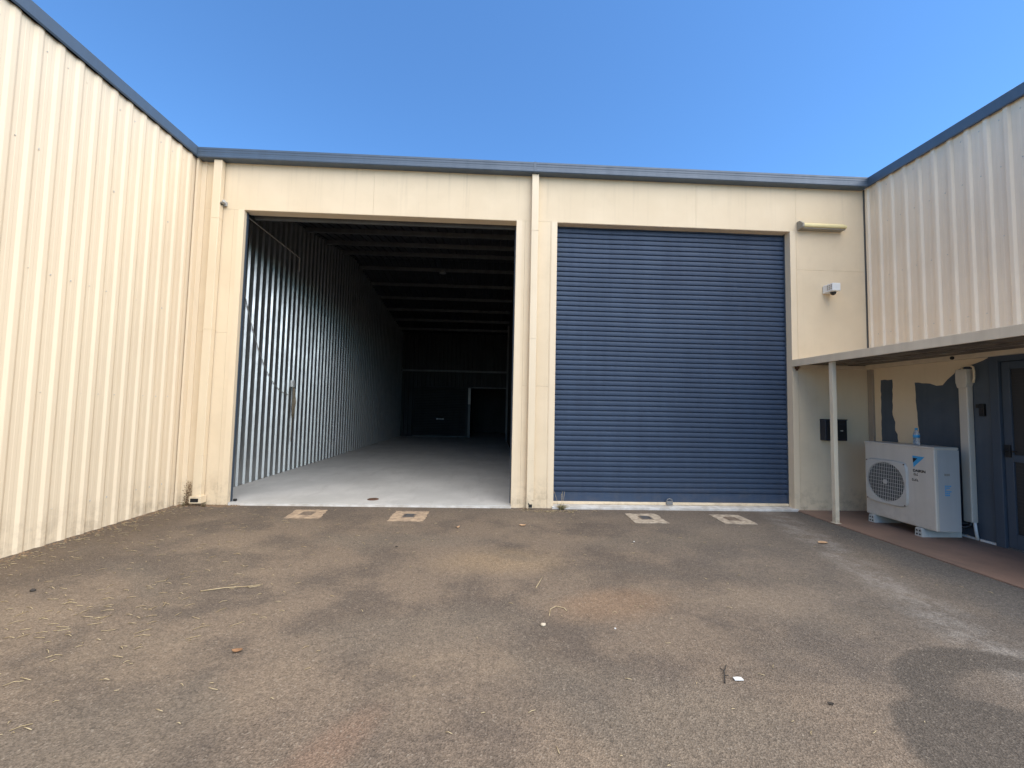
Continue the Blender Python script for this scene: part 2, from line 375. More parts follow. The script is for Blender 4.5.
# inner side walls
b = B(); b.sheet(rib_profile(.175, YB, .24, .2, .032, .10, .05, .0), .03, 1, lambda a, o, t: (-4.47+o, a, .03+(roof_z(a)-.0-.03)*(t-.03)/.97), .02)
obj('party_wall', b, 'zinc', W)
b = B(); b.sheet(rib_profile(.175, YB, .24, .2, .03, .085, .04, .0), .03, 1, lambda a, o, t: (.60-o, a, .03+(roof_z(a)-.03)*(t-.03)/.97), .02)
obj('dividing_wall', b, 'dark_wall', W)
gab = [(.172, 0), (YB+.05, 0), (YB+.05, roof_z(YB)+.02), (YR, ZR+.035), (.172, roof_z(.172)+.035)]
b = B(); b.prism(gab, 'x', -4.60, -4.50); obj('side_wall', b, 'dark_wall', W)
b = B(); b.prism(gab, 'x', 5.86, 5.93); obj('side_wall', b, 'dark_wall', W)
b = B(); b.box(.50, .585, 11.8, 11.9, .03, 5.1); obj('column', b, 'dark_steel', W)
# back wall with a small roller door and a doorway
b = B(); y0 = YB
for x0, x1, z0, z1 in ((-4.5, -3.86, 0, 2.42), (-1.36, -1.15, 0, 2.42), (.58, 5.9, 0, 5.2), (-4.5, .58, 2.42, 5.05)):
    b.sheet(rib_profile(x0, x1, 0.07, .2, .03, .085, .04, 0), z0, z1, lambda a, o, z: (a, y0-o, z), .05)
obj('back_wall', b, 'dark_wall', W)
b = B(); b.box(-4.45, .58, 13.36, 13.44, 3.12, 3.2); obj('girt', b, 'dark_steel', W)
b = B(); b.box(-1.26, -1.16, 13.40, 13.455, .03, 2.42); b.box(-1.16, .58, 13.40, 13.455, 2.37, 2.42); b.box(.53, .58, 13.40, 13.455, .03, 2.37)
obj('doorway_frame', b, 'dark_steel', W)
b = B(); b.box(-1.27, -1.15, 13.385, 13.40, 1.6, 2.36); obj('jamb_strip', b, 'wire', W)  # paler upper stretch of the jamb post
rd = B()
nz = 30
prof = []
for k in range(nz*4+1):
    z = .06 + (2.40-.06)*k/(nz*4); prof.append((z, [0, .012, .012, 0][k % 4]))
rd.sheet(prof, -3.84, -1.38, lambda a, o, t: (t, 13.52-o, a), .01)
br = obj('back_roller_door', rd, 'dark_wall', W)
b = B(); b.box(-2.76, -2.40, 13.47, 13.505, .86, .89); b.box(-2.74, -2.70, 13.47, 13.515, .84, .91); b.box(-2.46, -2.42, 13.47, 13.515, .84, .91); obj('handle', b, 'white', br)
b = B(); b.box(-3.84, -1.38, 13.47, 13.505, .035, .075); obj('bottom_rail', b, 'dark_steel', br)
b = B(); b.box(-1.3, .75, 17.5, 17.6, 0, 2.6); b.box(-1.4, -1.3, 13.56, 17.6, 0, 2.6); b.box(.75, .85, 13.56, 17.6, 0, 2.6); b.box(-1.4, .85, 13.56, 17.6, 2.6, 2.7)
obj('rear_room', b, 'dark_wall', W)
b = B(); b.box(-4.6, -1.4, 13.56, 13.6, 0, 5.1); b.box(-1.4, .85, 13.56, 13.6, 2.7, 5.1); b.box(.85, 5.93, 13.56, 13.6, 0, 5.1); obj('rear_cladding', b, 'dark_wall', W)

# the closed blue roller door
DY = .145
pitch, z0 = .0783, .2217
nrib = int((ZH-.02-z0)/pitch)
prof = [(.075, .004)]
for k in range(nrib+1):
    z = z0 + k*pitch
    prof += [(z-.011, .006), (z-.008, -.018), (z+.003, -.018), (z+.0075, .001), (z+.016, .006), (z+.040, .009), (z+.058, .0085)]
prof = [p for p in prof if p[0] < ZH+.06]
rd = B(); rd.sheet(prof, C0+.012, D1-.012, lambda a, o, t: (t, DY-o+.004*math.sin(2.1*t+.9*a)+.0025*math.sin(5.3*t-1.7*a), a+.002*math.sin(1.7*t+2.3*a)), .006, 24)
rdo = obj('roller_door', rd, 'door_blue', W)
b = B(); b.box(C0+.01, D1-.01, DY-.035, DY+.02, .04, .078); obj('bottom_rail', b, 'trim', rdo, .004)
b = B(); b.box(2.68, 2.78, DY-.06, DY-.028, .05, .105); b.tube([(2.685, DY-.052, .10), (2.695, DY-.052, .13), (2.73, DY-.052, .142), (2.765, DY-.052, .13), (2.775, DY-.052, .10)], .008)
obj('lock', b, 'lamp_white', rdo, .004)
for x0, x1 in ((C0-.0, C0+.014), (D1-.014, D1)):
    b = B(); b.box(x0+.001, x1-.001, DY-.03, DY+.05, .02, ZH); obj('guide', b, 'navy', rdo)
b = B(); b.box(C0-.02, D1+.03, -.05, .22, -.05, .036); obj('door_sill', b, 'white_conc', W, .006)
b = B(); b.box(C0-.1, D1+.1, .30, .34, 0, 5.0); obj('bay_backing', b, 'dark_wall', W)
# the open bay's door: rolled up on its drum behind the head, with its side guides
b = B(); b.tube([(A0-.05, .52, 4.72), (A1+.1, .52, 4.72)], .23, 28)
ro = obj('rolled_door', b, 'dark_steel', W)
b = B(); b.box(A0+.02, A1-.02, .235, .265, 4.36, 4.7); obj('bottom_rail', b, 'dark_steel', ro)
for x0, x1 in ((A0+.0045, A0+.012), (A1-.018, A1-.0045)):
    b = B(); b.box(x0, x1, *((.062, .10) if x0 < -3 else (TH+.032, TH+.065)), .028, 4.388); obj('guide', b, 'navy', ro)
b = B(); b.box(A0+.03, A0+.07, .08, .12, .03, .065); obj('door_stop', b, 'black', ro, .006)

# downpipes
def downpipe(xt, xb, w, d, ztop, zbot, broken):
    b = B()
    def ring(x, z): return [b.bm.verts.new(p) for p in ((x-w/2, -.012, z), (x-w/2, -.012-d, z), (x+w/2, -.012-d, z), (x+w/2, -.012, z))]
    zs = [zbot, zbot+(ztop-zbot)*.5, ztop]; rs = [ring(xb+(xt-xb)*(z-zbot)/(ztop-zbot), z) for z in zs]
    for A, C in zip(rs, rs[1:]):
        for k in range(4): b.bm.faces.new((A[k], A[(k+1) % 4], C[(k+1) % 4], C[k]))
    b.bm.faces.new(rs[0]); b.bm.faces.new(rs[-1])
    o = obj('downpipe', b, 'pipe', W, .006)
    for z in (.72, 2.55, 4.22):
        x = xb+(xt-xb)*(z-zbot)/(ztop-zbot)
        s = B(); s.box(x-w/2-.003, x+w/2+.003, -.012-d-.0035, -.002, z, z+.009); obj('bracket', s, 'pipe', o)
    s = B()
    if broken:
        # crushed and torn foot of the pipe
        ps = [(-w/2, .012), (w/2-.01, .02), (w/2, .11), (w*.2, .135), (-w/2, .15)]
        s.prism([(xb+u, z) for u, z in ps], 'y', -.012-d, -.012-d+.004)
        s.prism([(-.012, .02), (-.012-d+.005, .02), (-.012-d+.005, .14), (-.012, .14)], 'x', xb-w/2, xb-w/2+.004)
        s.box(xb-.02, xb+.03, -.012-d-.012, -.012-d-.004, .03, .075, 1)
        s.tube([(xb-.04, -.07, .12), (xb-.01, -.085, .06), (xb+.03, -.06, .02)], .012, 6, 1)
    else:
        s.box(xb-w/2-.012, xb+w/2+.03, -.012-d-.03, -.014, zbot-.085, zbot+.01)
        s.box(xb-w/2+.006, xb+w/2-.006, -.012-d-.034, -.012-d-.031, zbot-.068, zbot-.018, 1)
    obj('pipe_shoe', s, ['pipe', 'black'], o)
    return o
downpipe(-4.215, -4.228, .12, .085, 5.11, .13, False)
downpipe(.553, .555, .105, .075, 5.11, .135, True)

# ================================================================== LEFT SHED
S = thing('metal_shed', 'cream ribbed steel shed wall on the left with thin blue capping', 'shed', (-4.55, -5, 0))
b = B()
prof = rib_profile(-9.5, -.02, -.185-.005, .2, .016, .098, .036)
b.sheet(prof, -.02, 5.135, lambda a, o, z: (-4.55+o, a, z), .004)
for zz in (.35, 1.55, 2.75, 3.95, 4.95):
    k = 0
    while True:
        y = -.185-.10-.2*k-.03; k += 1
        if y < -5: break
        if random.random() < .25: continue
        b.box(-4.5495, -4.544, y-.0055, y+.0055, zz-.0055+random.uniform(-.01, .01), zz+.006, 1)
obj('wall_cladding', b, ['cladding', 'wire'], S)
b = B(); b.prism([(-4.63, 5.285), (-4.505, 5.285), (-4.498, 5.278), (-4.498, 5.145), (-4.510, 5.128), (-4.513, 5.13), (-4.504, 5.148), (-4.504, 5.272), (-4.63, 5.272)], 'y', -9.55, -.003)
obj('capping', b, 'gutter', S)
b = B(); b.box(-10.5, -4.565, -9.5, -.0, 0, 5.262); obj('shed_body', b, 'dark_wall', S)

# ================================================================== RIGHT BUILDING
O = thing('office_building', 'right-hand building with ribbed cream upper wall and half blue-painted lower wall under the awning', 'building', (5.9, -2, 0))
YE = -4.6
b = B(); b.sheet(rib_profile(YE, -.004, -.05-.005, .2, .024, .08, .034), 2.30, 5.14, lambda a, o, z: (5.90-o, a, z), .004)
for zz in (2.75, 3.62, 4.45, 5.02):
    for k in range(22):
        y = -.15-.2*k-.03
        if random.random() < .3: continue
        b.box(5.8945, 5.8995, y-.005, y+.005, zz-.005, zz+.005, 1)
obj('wall_cladding', b, ['cladding_grey', 'wire'], O)
b = B(); b.prism([(6.0, 5.272), (5.855, 5.272), (5.848, 5.265), (5.848, 5.135), (5.858, 5.120), (5.861, 5.122), (5.854, 5.137), (5.854, 5.26), (6.0, 5.26)], 'y', YE-.05, -.003)
obj('capping', b, 'gutter', O)
b = B(); b.box(5.915, 11.5, YE, .0, 2.3, 5.25); b.box(6.0, 11.5, YE, 0, 0, 2.3); obj('building_body', b, 'dark_wall', O)
DR0, DR1 = -1.69, -2.62   # door leaf opening
b = B(); b.box(5.90, 5.99, DR0+.09, -.004, 0, 2.3); b.box(5.90, 5.99, YE, DR1-.09, 0, 2.3); b.box(5.90, 5.99, DR1-.09, DR0+.09, 2.24, 2.3)
obj('lower_wall', b, 'render', O)
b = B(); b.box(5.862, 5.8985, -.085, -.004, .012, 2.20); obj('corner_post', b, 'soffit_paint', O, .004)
# blue paint, unfinished edges
def jag(pts, amp=.012, step=.05):
    out = []
    for (y0, z0), (y1, z1) in zip(pts, pts[1:]+pts[:1]):
        n = max(1, int(math.hypot(y1-y0, z1-z0)/step))
        for k in range(n):
            t = k/n; j = amp if 0 < k else 0
            out.append((y0+(y1-y0)*t+random.uniform(-j, j), z0+(z1-z0)*t+random.uniform(-j, j)))
    return out
b = B()
b.prism(jag([(-.195, 2.03), (-.375, 2.03), (-.37, 1.75), (-.365, 1.50), (-.40, 1.40), (-.395, 1.28), (-.43, 1.22), (-.43, .9), (-.18, .9), (-.185, 1.4)], .006), 'x', 5.8965, 5.8995)
b.prism(jag([(-.70, 1.965), (-.80, 1.95), (-.90, 1.94), (-.985, 1.905), (-1.06, 1.91), (-1.12, 1.98), (-1.20, 2.05), (-1.25, 2.10), (-1.33, 2.13), (-1.45, 2.16), (-1.52, 2.185), (-1.599, 2.225), (-1.599, .035), (-.60, .035), (-.64, .8), (-.68, 1.10), (-.68, 1.17), (-.735, 1.22), (-.735, 1.32), (-.715, 1.6)], .006), 'x', 5.8965, 5.8995)
b.box(5.8965, 5.8995, YE, DR1-.091, .03, 2.29)
obj('blue_paint', b, 'wall_paint', O)
b = B(); b.box(5.875, 5.8995, -1.405, -1.20, .012, .034); b.box(5.875, 5.8995, -1.60, -1.425, .012, .034); obj('skirting', b, 'white', O)
b = B(); b.box(5.855, 5.99, DR0, DR0+.09, .012, 2.24); b.box(5.855, 5.99, DR1-.09, DR1, .012, 2.24); b.box(5.855, 5.99, DR1, DR0, 2.15, 2.24)
obj('door_frame', b, 'navy', O, .004)
b = B()
b.box(5.89, 5.925, DR0-.08, DR0-.004, .03, 2.145); b.box(5.89, 5.925, DR1+.004, DR1+.08, .03, 2.145)
for z0, z1 in ((.03, .19), (1.0, 1.08), (2.06, 2.145)): b.box(5.89, 5.925, DR1+.08, DR0-.08, z0, z1)
sd = obj('screen_door', b, 'navy', O, .003)
b = B(); b.box(5.912, 5.918, DR1+.08, DR0-.08, .19, 2.06)
for k in range(46):
    z = .2+k*.04
    if .98 < z < 1.09: continue
    b.box(5.906, 5.911, DR1+.08, DR0-.08, z, z+.006)
obj('mesh_panel', b, 'fan_dark', sd)
b = B(); b.box(5.868, 5.889, DR0-.07, DR0-.02, 1.05, 1.19); b.tube([(5.885, DR0-.045, 1.12), (5.845, DR0-.045, 1.12), (5.84, DR0-.06, 1.12), (5.84, DR0-.15, 1.12)], .009)
obj('handle', b, 'black', sd, .004)
b = B(); b.box(5.88, 5.99, DR1, DR0, .005, .028); obj('door_sill', b, 'dark_steel', O)

# ================================================================== AWNING
A = thing('awning', 'low cream awning over the path with one slim square post', 'awning', (5.2, -2, 2.3))
YA = -4.6
b = B(); b.prism([(4.640, 2.226), (4.655, 2.226), (4.655, 2.318), (4.662, 2.324), (4.655, 2.332), (4.640, 2.332)], 'y', YA, .0-.006); obj('fascia', b, 'awning', A, .003)
b = B()
for k in range(8):
    x0 = 4.662 + k*.148
    b.prism([(x0, 2.262+.006*(k%2)), (x0+.140, 2.266+.006*(k%2)), (x0+.140, 2.274+.006*(k%2)), (x0, 2.272+.006*(k%2))], 'y', YA, -.006)
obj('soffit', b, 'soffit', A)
b = B(); b.prism([(4.658, 2.30), (5.868, 2.325), (5.868, 2.345), (4.658, 2.322)], 'y', YA, -.006); obj('roof_sheet', b, 'awning', A)
b = B(); b.box(5.79, 5.868, YA, -.055, 2.215, 2.272); obj('beam', b, 'awning', A, .003)
b = B(); b.tube([(5.79, -1.28, 2.24), (5.778, -1.28, 2.24)], .022, 14); obj('cap', b, 'black', A)
b = B(); b.box(4.74, 5.85, -.05, -.006, 2.20, 2.258); obj('ledger', b, 'awning', A, .003)
b = B(); b.box(4.672, 4.728, -.735, -.675, .012, 2.262); b.box(4.655, 4.745, -.75, -.66, .0125, .02); obj('post', b, 'post', A, .004)
b = B(); b.box(4.685, 4.715, -.06, -.01, 2.19, 2.226); b.tube([(4.7, -.035, 2.2), (4.7, -.035, 2.165)], .016, 8); obj('bracket', b, 'rust', A)

# ================================================================== AIR CONDITIONER
U = thing('outdoor_unit', 'ivory air conditioner outdoor unit with round fan grille standing on two grey feet', 'air conditioner', (5.46, -.98, .012))
b = B(); b.box(5.31, 5.61, -1.45, -.52, .118, 1.118, 0); b.box(5.303, 5.617, -1.457, -.513, 1.095, 1.125, 0)
cas = obj('casing', b, 'ac_white', U, .012, 3)
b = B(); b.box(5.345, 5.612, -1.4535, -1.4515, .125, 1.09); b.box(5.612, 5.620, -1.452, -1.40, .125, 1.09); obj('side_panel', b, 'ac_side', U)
b = B()   # fan guard: rounded square frame with round hole
cy, cz, ro_, hs = -.835, .605, .262, .30
seg = 64
def sq(t, r):
    c, s_ = math.cos(t), math.sin(t); n = 7
    k = (abs(c)**n + abs(s_)**n)**(-1/n); return cy+r*k*c, cz+r*k*s_
for (x0, fo, fi) in ((5.285, .285, ro_),):
    ov = []; iv = []; ob = []; ib = []
    for k in range(seg):
        t = 2*math.pi*k/seg
        y, z = sq(t, fo); ov.append(b.bm.verts.new((x0, y, z)))
        y, z = sq(t, fo+.012); ob.append(b.bm.verts.new((5.309, y, z)))
        iv.append(b.bm.verts.new((x0, cy+fi*math.cos(t), cz+fi*math.sin(t))))
        ib.append(b.bm.verts.new((5.309, cy+(fi-.012)*math.cos(t), cz+(fi-.012)*math.sin(t))))
    for k in range(seg):
        j = (k+1) % seg
        for A_, C_ in ((ov, iv), (ob, ov), (iv, ib), (ib, ob)): b.bm.faces.new((A_[k], A_[j], C_[j], C_[k]))
for sy in (-1, 1):
    for sz in (-1, 1): b.tube([(5.286, cy+sy*.262, cz+sz*.262), (5.281, cy+sy*.262, cz+sz*.262)], .009, 8, 1)
fr = obj('fan_guard', b, ['wire', 'rust'], U)
b = B()
for k in range(-10, 11):
    y = cy + k*.0245; h = math.sqrt(max(0, ro_**2-(y-cy)**2))
    if h > .03: b.box(5.286, 5.289, y-.0022, y+.0022, cz-h, cz+h)
for k in range(-5, 6):
    z = cz + k*.048; h = math.sqrt(max(0, ro_**2-(z-cz)**2))
    if h > .03: b.box(5.2895, 5.2925, cy-h, cy+h, z-.0022, z+.0022)
b.tube([(5.283, cy, cz), (5.294, cy, cz)], .03, 20)
obj('grille', b, 'wire', fr)
b = B(); b.tube([(5.300, cy, cz), (5.307, cy, cz)], ro_-.008, 40, 0)
obj('fan_opening', b, 'fan_dark', fr)
b = B()
for k in range(3):
    t0 = k*2*math.pi/3+.3; vs = []
    for t, r in ((0, .05), (.5, .10), (.95, .22), (.75, .24), (.2, .235), (-.15, .15)): vs.append((cy+r*math.cos(t0+t), cz+r*math.sin(t0+t)))
    b.prism(vs, 'x', 5.2955, 5.2985)
obj('fan', b, 'fan_dark', fr)
for yc in (-.62, -1.255):
    b = B(); w = .045
    b.prism([(yc-w, .012), (yc+w, .012), (yc+w*.85, .10), (yc+w*.6, .118), (yc-w*.6, .118), (yc-w*.85, .10)], 'x', 5.285, 5.80)
    for dy in (-.018, .018):
        for z in (.038, .082): b.tube([(5.284, yc+dy, z), (5.2835, yc+dy, z)], .012, 10, 1)
    obj('foot', b, ['foot', 'black'], U, .004)
# badge and printing on the front (x = 5.31, reads towards -y)
def flat_text(s, size, matname, origin, right, upv, parent, name, ext=.0006):
    cu = bpy.data.curves.new(name, 'FONT'); cu.body = s; cu.size = size; cu.extrude = ext; cu.offset = .0016
    t = bpy.data.objects.new('t', cu); COL.objects.link(t)
    dg = bpy.context.evaluated_depsgraph_get(); dg.update()
    me = bpy.data.meshes.new_from_object(t.evaluated_get(dg)); bpy.data.objects.remove(t)
    r_, u_ = Vector(right), Vector(upv); n_ = r_.cross(u_); o_ = Vector(origin)
    for v in me.vertices: v.co = o_ + r_*v.co.x + u_*v.co.y + n_*v.co.z
    me.materials.clear(); me.materials.append(M[matname])
    o = bpy.data.objects.new(name, me); COL.objects.link(o); o.parent = parent
    o.matrix_parent_inverse = Matrix.Translation(-ORG.get(parent.name, Vector((0, 0, 0)))); return o
xf = 5.3095
b = B(); b.prism([(-1.19, .995), (-1.335, .99), (-1.20, .85)], 'x', xf-.001, xf+.002, 0)
b.prism([(-1.194, .968), (-1.252, .966), (-1.197, .908)], 'x', xf-.0018, xf-.0011, 1)
obj('badge', b, ['logo_blue', 'black'], U)
flat_text('DAIKIN', .046, 'black', (xf-.0008, -1.19, .797), (0, -1.0, 0), (0, 0, .95), U, 'lettering')
def scribble(y0, z0, n, w, h, mname, plane='x'):
    b = B()
    for k in range(n):
        a = y0-k*w; hh = h*random.uniform(.7, 1)
        b.box(xf-.001, xf+.002, a-w*.72, a, z0, z0+h*.28); b.box(xf-.001, xf+.002, a-w*.28, a, z0+h*.3, z0+hh)
        if k % 2 == 0: b.box(xf-.001, xf+.002, a-w*.72, a-w*.3, z0+h*.72, z0+h)
    return obj('print_marks', b, mname, U)
scribble(-1.20, .75, 3, .018, .028, 'black'); scribble(-1.175, .68, 4, .021, .03, 'black')
ys_ = -1.4538
b = B()
for k in range(3): b.box(5.425+k*.024, 5.425+k*.024+.018, ys_-.001, ys_+.001, .782, .81)
obj('print_marks', b, 'light_grey', U)
b = B()
for r_ in range(6):
    for c_ in range(4):
        if random.random() < .78: b.box(5.425+c_*.021, 5.425+c_*.021+.017, ys_-.001, ys_+.001, .545+r_*.022, .545+r_*.022+.014)
obj('sticker', b, 'logo_blue', U)

# bottle on the unit
T = thing('water_bottle', 'small half-full water bottle with blue cap standing on the air conditioner', 'bottle', (5.50, -1.07, 1.126))
b = B(); b.lathe(5.50, -1.07, [(.028, 1.126), (.033, 1.132), (.033, 1.17), (.030, 1.175), (.033, 1.18), (.033, 1.255), (.028, 1.285), (.014, 1.312), (.013, 1.322)]); obj('body', b, 'bottle', T)
b = B(); b.lathe(5.50, -1.07, [(.0337, 1.215), (.0337, 1.25)]); obj('paper_band', b, 'logo_blue', T)
b = B(); b.lathe(5.50, -1.07, [(.0155, 1.318), (.0155, 1.338), (.013, 1.340)]); obj('cap', b, 'logo_blue', T)

# pipe duct
P = thing('pipe_duct', 'cream plastic pipe cover running down the blue wall behind the air conditioner', 'pipe cover', (5.86, -1.35, .2))
b = B(); b.box(5.815, 5.895, -1.405, -1.305, .215, 1.905); obj('duct', b, 'ac_white', P, .012, 3)
b = B(); b.prism([(5.80, 1.90), (5.795, 2.06), (5.80, 2.09), (5.895, 2.09), (5.895, 1.90)], 'y', -1.415, -1.295)
b.prism([(-1.40, 1.855), (-1.31, 1.855), (-1.292, 1.93), (-1.292, 2.05), (-1.418, 2.05), (-1.418, 1.93)], 'x', 5.796, 5.893)
obj('inlet_cap', b, 'ac_white', P, .008)
b = B(); b.tube([(5.85, -1.33, 2.08), (5.85, -1.335, 2.125), (5.85, -1.37, 2.135), (5.85, -1.42, 2.13), (5.85, -1.45, 2.11), (5.85, -1.458, 2.06), (5.85, -1.456, 1.97), (5.86, -1.44, 1.92)], .011); obj('drain_tube', b, 'pipe', P)
b = B(); b.tube([(5.855, -1.395, .22), (5.86, -1.40, .12), (5.87, -1.405, .03)], .016); obj('conduit', b, 'white', P)
b = B(); b.tube([(5.85, -1.36, .22), (5.85, -1.35, .17), (5.82, -1.31, .14), (5.74, -1.28, .15), (5.64, -1.27, .20), (5.60, -1.27, .25)], .02)
b.tube([(5.86, -1.34, .22), (5.85, -1.33, .19), (5.80, -1.30, .19), (5.70, -1.25, .24), (5.60, -1.25, .30)], .013); obj('refrigerant_pipes', b, 'black', P)

# letter box
Q = thing('letterbox', 'dark wall-mounted letterbox half hidden behind the awning post', 'letterbox', (5.27, -.06, 1.25))
b = B(); b.box(5.075, 5.42, -.11, -.001, 1.09, 1.41); b.box(5.07, 5.425, -.12, -.001, 1.405, 1.42); obj('box', b, 'dark_blue', Q, .006)
b = B(); b.box(5.10, 5.395, -.1145, -.1105, 1.12, 1.34); b.box(5.10, 5.395, -.113, -.1108, 1.355, 1.395); obj('flap', b, 'black', Q, .001)
b = B(); b.tube([(5.33, -.114, 1.245), (5.33, -.124, 1.245)], .01, 10); b.box(5.30, 5.345, -.126, -.121, 1.241, 1.249); obj('latch', b, 'wire', Q)

# wall light
G = thing('wall_light', 'yellowed strip light on the cream wall high right of the blue door', 'wall light', (5.12, -.05, 4.45))
b = B(); b.prism([(-.001, 4.43), (-.11, 4.435), (-.118, 4.45), (-.118, 4.475), (-.04, 4.53), (-.001, 4.535)], 'x', 4.80, 5.50); obj('diffuser', b, 'light_yel', G, .004)
b = B(); b.box(4.80, 5.49, -.10, -.002, 4.415, 4.430); obj('base_plate', b, 'light_grey', G, .003)
b = B(); b.prism([(-.001, 4.415), (-.12, 4.418), (-.128, 4.44), (-.128, 4.49), (-.06, 4.55), (-.001, 4.56)], 'x', 4.765, 4.798); obj('end_cap', b, 'light_grey', G, .006)

# alarm sensor
K = thing('alarm_sensor', 'white box sensor with dark dome below it on the cream wall', 'sensor', (5.22, -.1, 3.45))
b = B(); b.box(5.165, 5.295, -.20, -.001, 3.40, 3.525); kb = obj('housing', b, 'white', K, .01, 3)
b = B()
for i in range(3):
    for j in range(3): b.box(5.1625, 5.1645, -.185+i*.035, -.165+i*.035, 3.43+j*.027, 3.448+j*.027)
obj('louvre', b, 'light_grey', kb)
b = B(); b.lathe(5.24, -.12, [(.012, 3.352), (.03, 3.362), (.039, 3.38), (.040, 3.401)]); obj('dome', b, 'black', K)

# small tap-like floodlight sensor by the left downpipe
Z = thing('motion_sensor', 'tiny grey motion sensor clipped beside the left downpipe', 'sensor', (-4.12, -.06, 4.47))
b = B(); b.box(-4.15, -4.10, -.03, -.001, 4.43, 4.50); obj('base', b, 'cable', Z, .005)
b = B(); b.tube([(-4.135, -.03, 4.47), (-4.12, -.07, 4.475)], .014, 8); b.tube([(-4.14, -.06, 4.455), (-4.09, -.10, 4.475)], .022, 12); obj('head', b, 'cable', Z)
b = B(); b.tube([(-4.15, -.057, 4.45), (-4.139, -.062, 4.455)], .025, 12); obj('lens', b, 'black', Z)

# black door bell / key safe
b = B(); b.box(5.862, 5.8962, -1.53, -1.48, 1.51, 1.66); b.box(5.852, 5.8615, -1.525, -1.485, 1.60, 1.65); b.tube([(5.862, -1.505, 1.56), (5.855, -1.505, 1.56)], .014, 12)
b.box(5.858, 5.896, -1.479, -1.45, 1.61, 1.655)
tag(obj('intercom', b, 'black', None, .004), 'black intercom on the blue wall between pipe cover and door', 'intercom')

# ================================================================== INSIDE THE BAY
H = thing('pendant_lamp', 'small pendant lamp hanging from the dark roof inside the bay', 'lamp', (-1.65, 6.0, 5.5))
b = B(); b.tube([(-1.65, 6.0, 5.56), (-1.65, 6.0, 5.95)], .008, 6); obj('cord', b, 'black', H)
b = B(); b.lathe(-1.65, 6.0, [(.10, 5.48), (.09, 5.50), (.05, 5.53), (.03, 5.58)]); obj('shade', b, 'lamp_white', H)
b = B(); b.tube([(-4.30, .75, 4.74), (-4.38, 1.0, 4.72), (-4.40, 2.93, 4.715), (-4.42, 2.96, 4.70), (-4.42, 2.96, 4.43)], .012)
tag(obj('brace_rod', b, 'wire'), 'thin steel rod running back from the top left corner of the open bay', 'rod')
b = B(); pts = []
for k in range(24):
    t = k/23; pts.append((-4.425, 1.0+1.9*t, 3.55-1.88*(1-(1-t)**2.3)))
b.tube(pts, .007, 6)
tag(obj('slack_cable', b, 'cable'), 'pale slack cable drooping along the ribbed wall to the outlet box', 'cable')
b = B(); b.box(-4.44, -4.39, 2.87, 2.96, 1.84, 1.99)
tag(obj('outlet_box', b, 'white', None, .006), 'small white outlet box on the ribbed wall inside the open bay', 'outlet')
b = B()
for k in range(7):
    y = 2.93+random.uniform(-.045, .05); x = -4.40+random.uniform(-.02, .02); e = random.uniform(1.15, 1.45)
    b.tube([(x, 2.92, 1.83), (x+.01, y, 1.7), (x, y+.02, 1.5), (x+.008, y-.01, e), (x, y+.03, e+.02), (x+.01, y+.04, 1.5), (x, 2.95, 1.82)], .009, 6)
b.tube([(-4.40, 2.93, 1.4), (-4.41, 2.95, .9), (-4.40, 2.92, .66)], .006, 6)
tag(obj('rope_bundle', b, 'rope'), 'brown rope bundle hanging under the outlet box', 'rope')
b = B(); b.lathe(-1.85, .32, [(.085, .0301), (.085, .0345), (.06, .036)], 24)
tag(obj('floor_plate', b, 'rust'), 'round brown plate set in the concrete floor at the bay entrance', 'plate')

# ================================================================== YARD PIECES
def drain(cx, cy, w, d, skew, label, mat_, lid, rot):
    t = thing('drain_cover', label, 'drain cover', (cx, cy, 0), 'concrete drain covers in front of the doors')
    b = B(); ps = []
    for u, v in ((-1, -1), (1, -1), (1, 1), (-1, 1)): ps.append((cx+u*w/2+v*skew, cy+v*d/2))
    q = []
    for (x0, y0), (x1, y1) in zip(ps, ps[1:]+ps[:1]):
        for k in range(6): q.append((x0+(x1-x0)*k/6+random.uniform(-.012, .012), y0+(y1-y0)*k/6+random.uniform(-.012, .012)))
    b.prism(q, 'z', -.05, .007); obj('surround', b, mat_, t)
    b = B(); s_ = .085
    for x0, x1, y0, y1 in ((-s_, s_, -s_, -.07), (-s_, s_, .07, s_), (-s_, -.07, -.07, .07), (.07, s_, -.07, .07)): b.box(cx+x0, cx+x1, cy+y0, cy+y1, .0065, .012)
    obj('frame', b, 'lid_brown', t)
    b = B(); s_ = .068
    for k in range(5): b.box(cx-s_+.02, cx+s_-.02, cy-s_*.85+k*.034, cy-s_*.85+k*.034+.02, .0075, .0125)
    b.box(cx-s_, cx+s_, cy-s_, cy-s_*.86, .0075, .015); b.box(cx-s_, cx+s_, cy+s_*.86, cy+s_, .0075, .015)
    b.box(cx-s_, cx-s_*.8, cy-s_*.86, cy+s_*.86, .0075, .015); b.box(cx+s_*.8, cx+s_, cy-s_*.86, cy+s_*.86, .0075, .015)
    b.box(cx-s_, cx+s_, cy-s_, cy+s_, .0071, .0076, 1)
    obj('grate', b, [lid, 'rust'], t)
drain(-2.50, -.47, .44, .43, -.03, 'tan drain cover on the far left, before the open bay', 'pad', 'lid_brown', 0)
drain(-1.12, -.53, .46, .50, .0, 'tan drain cover with dark grey grate, under the open bay\'s right half', 'pad', 'iron', 0)
drain(2.13, -.52, .45, .47, .0, 'pale drain cover at the middle of the blue roller door', 'pad_grey', 'iron', 0)
drain(3.35, -.53, .43, .47, .0, 'pale drain cover before the right end of the blue roller door', 'pad_grey', 'lid_brown', 0)

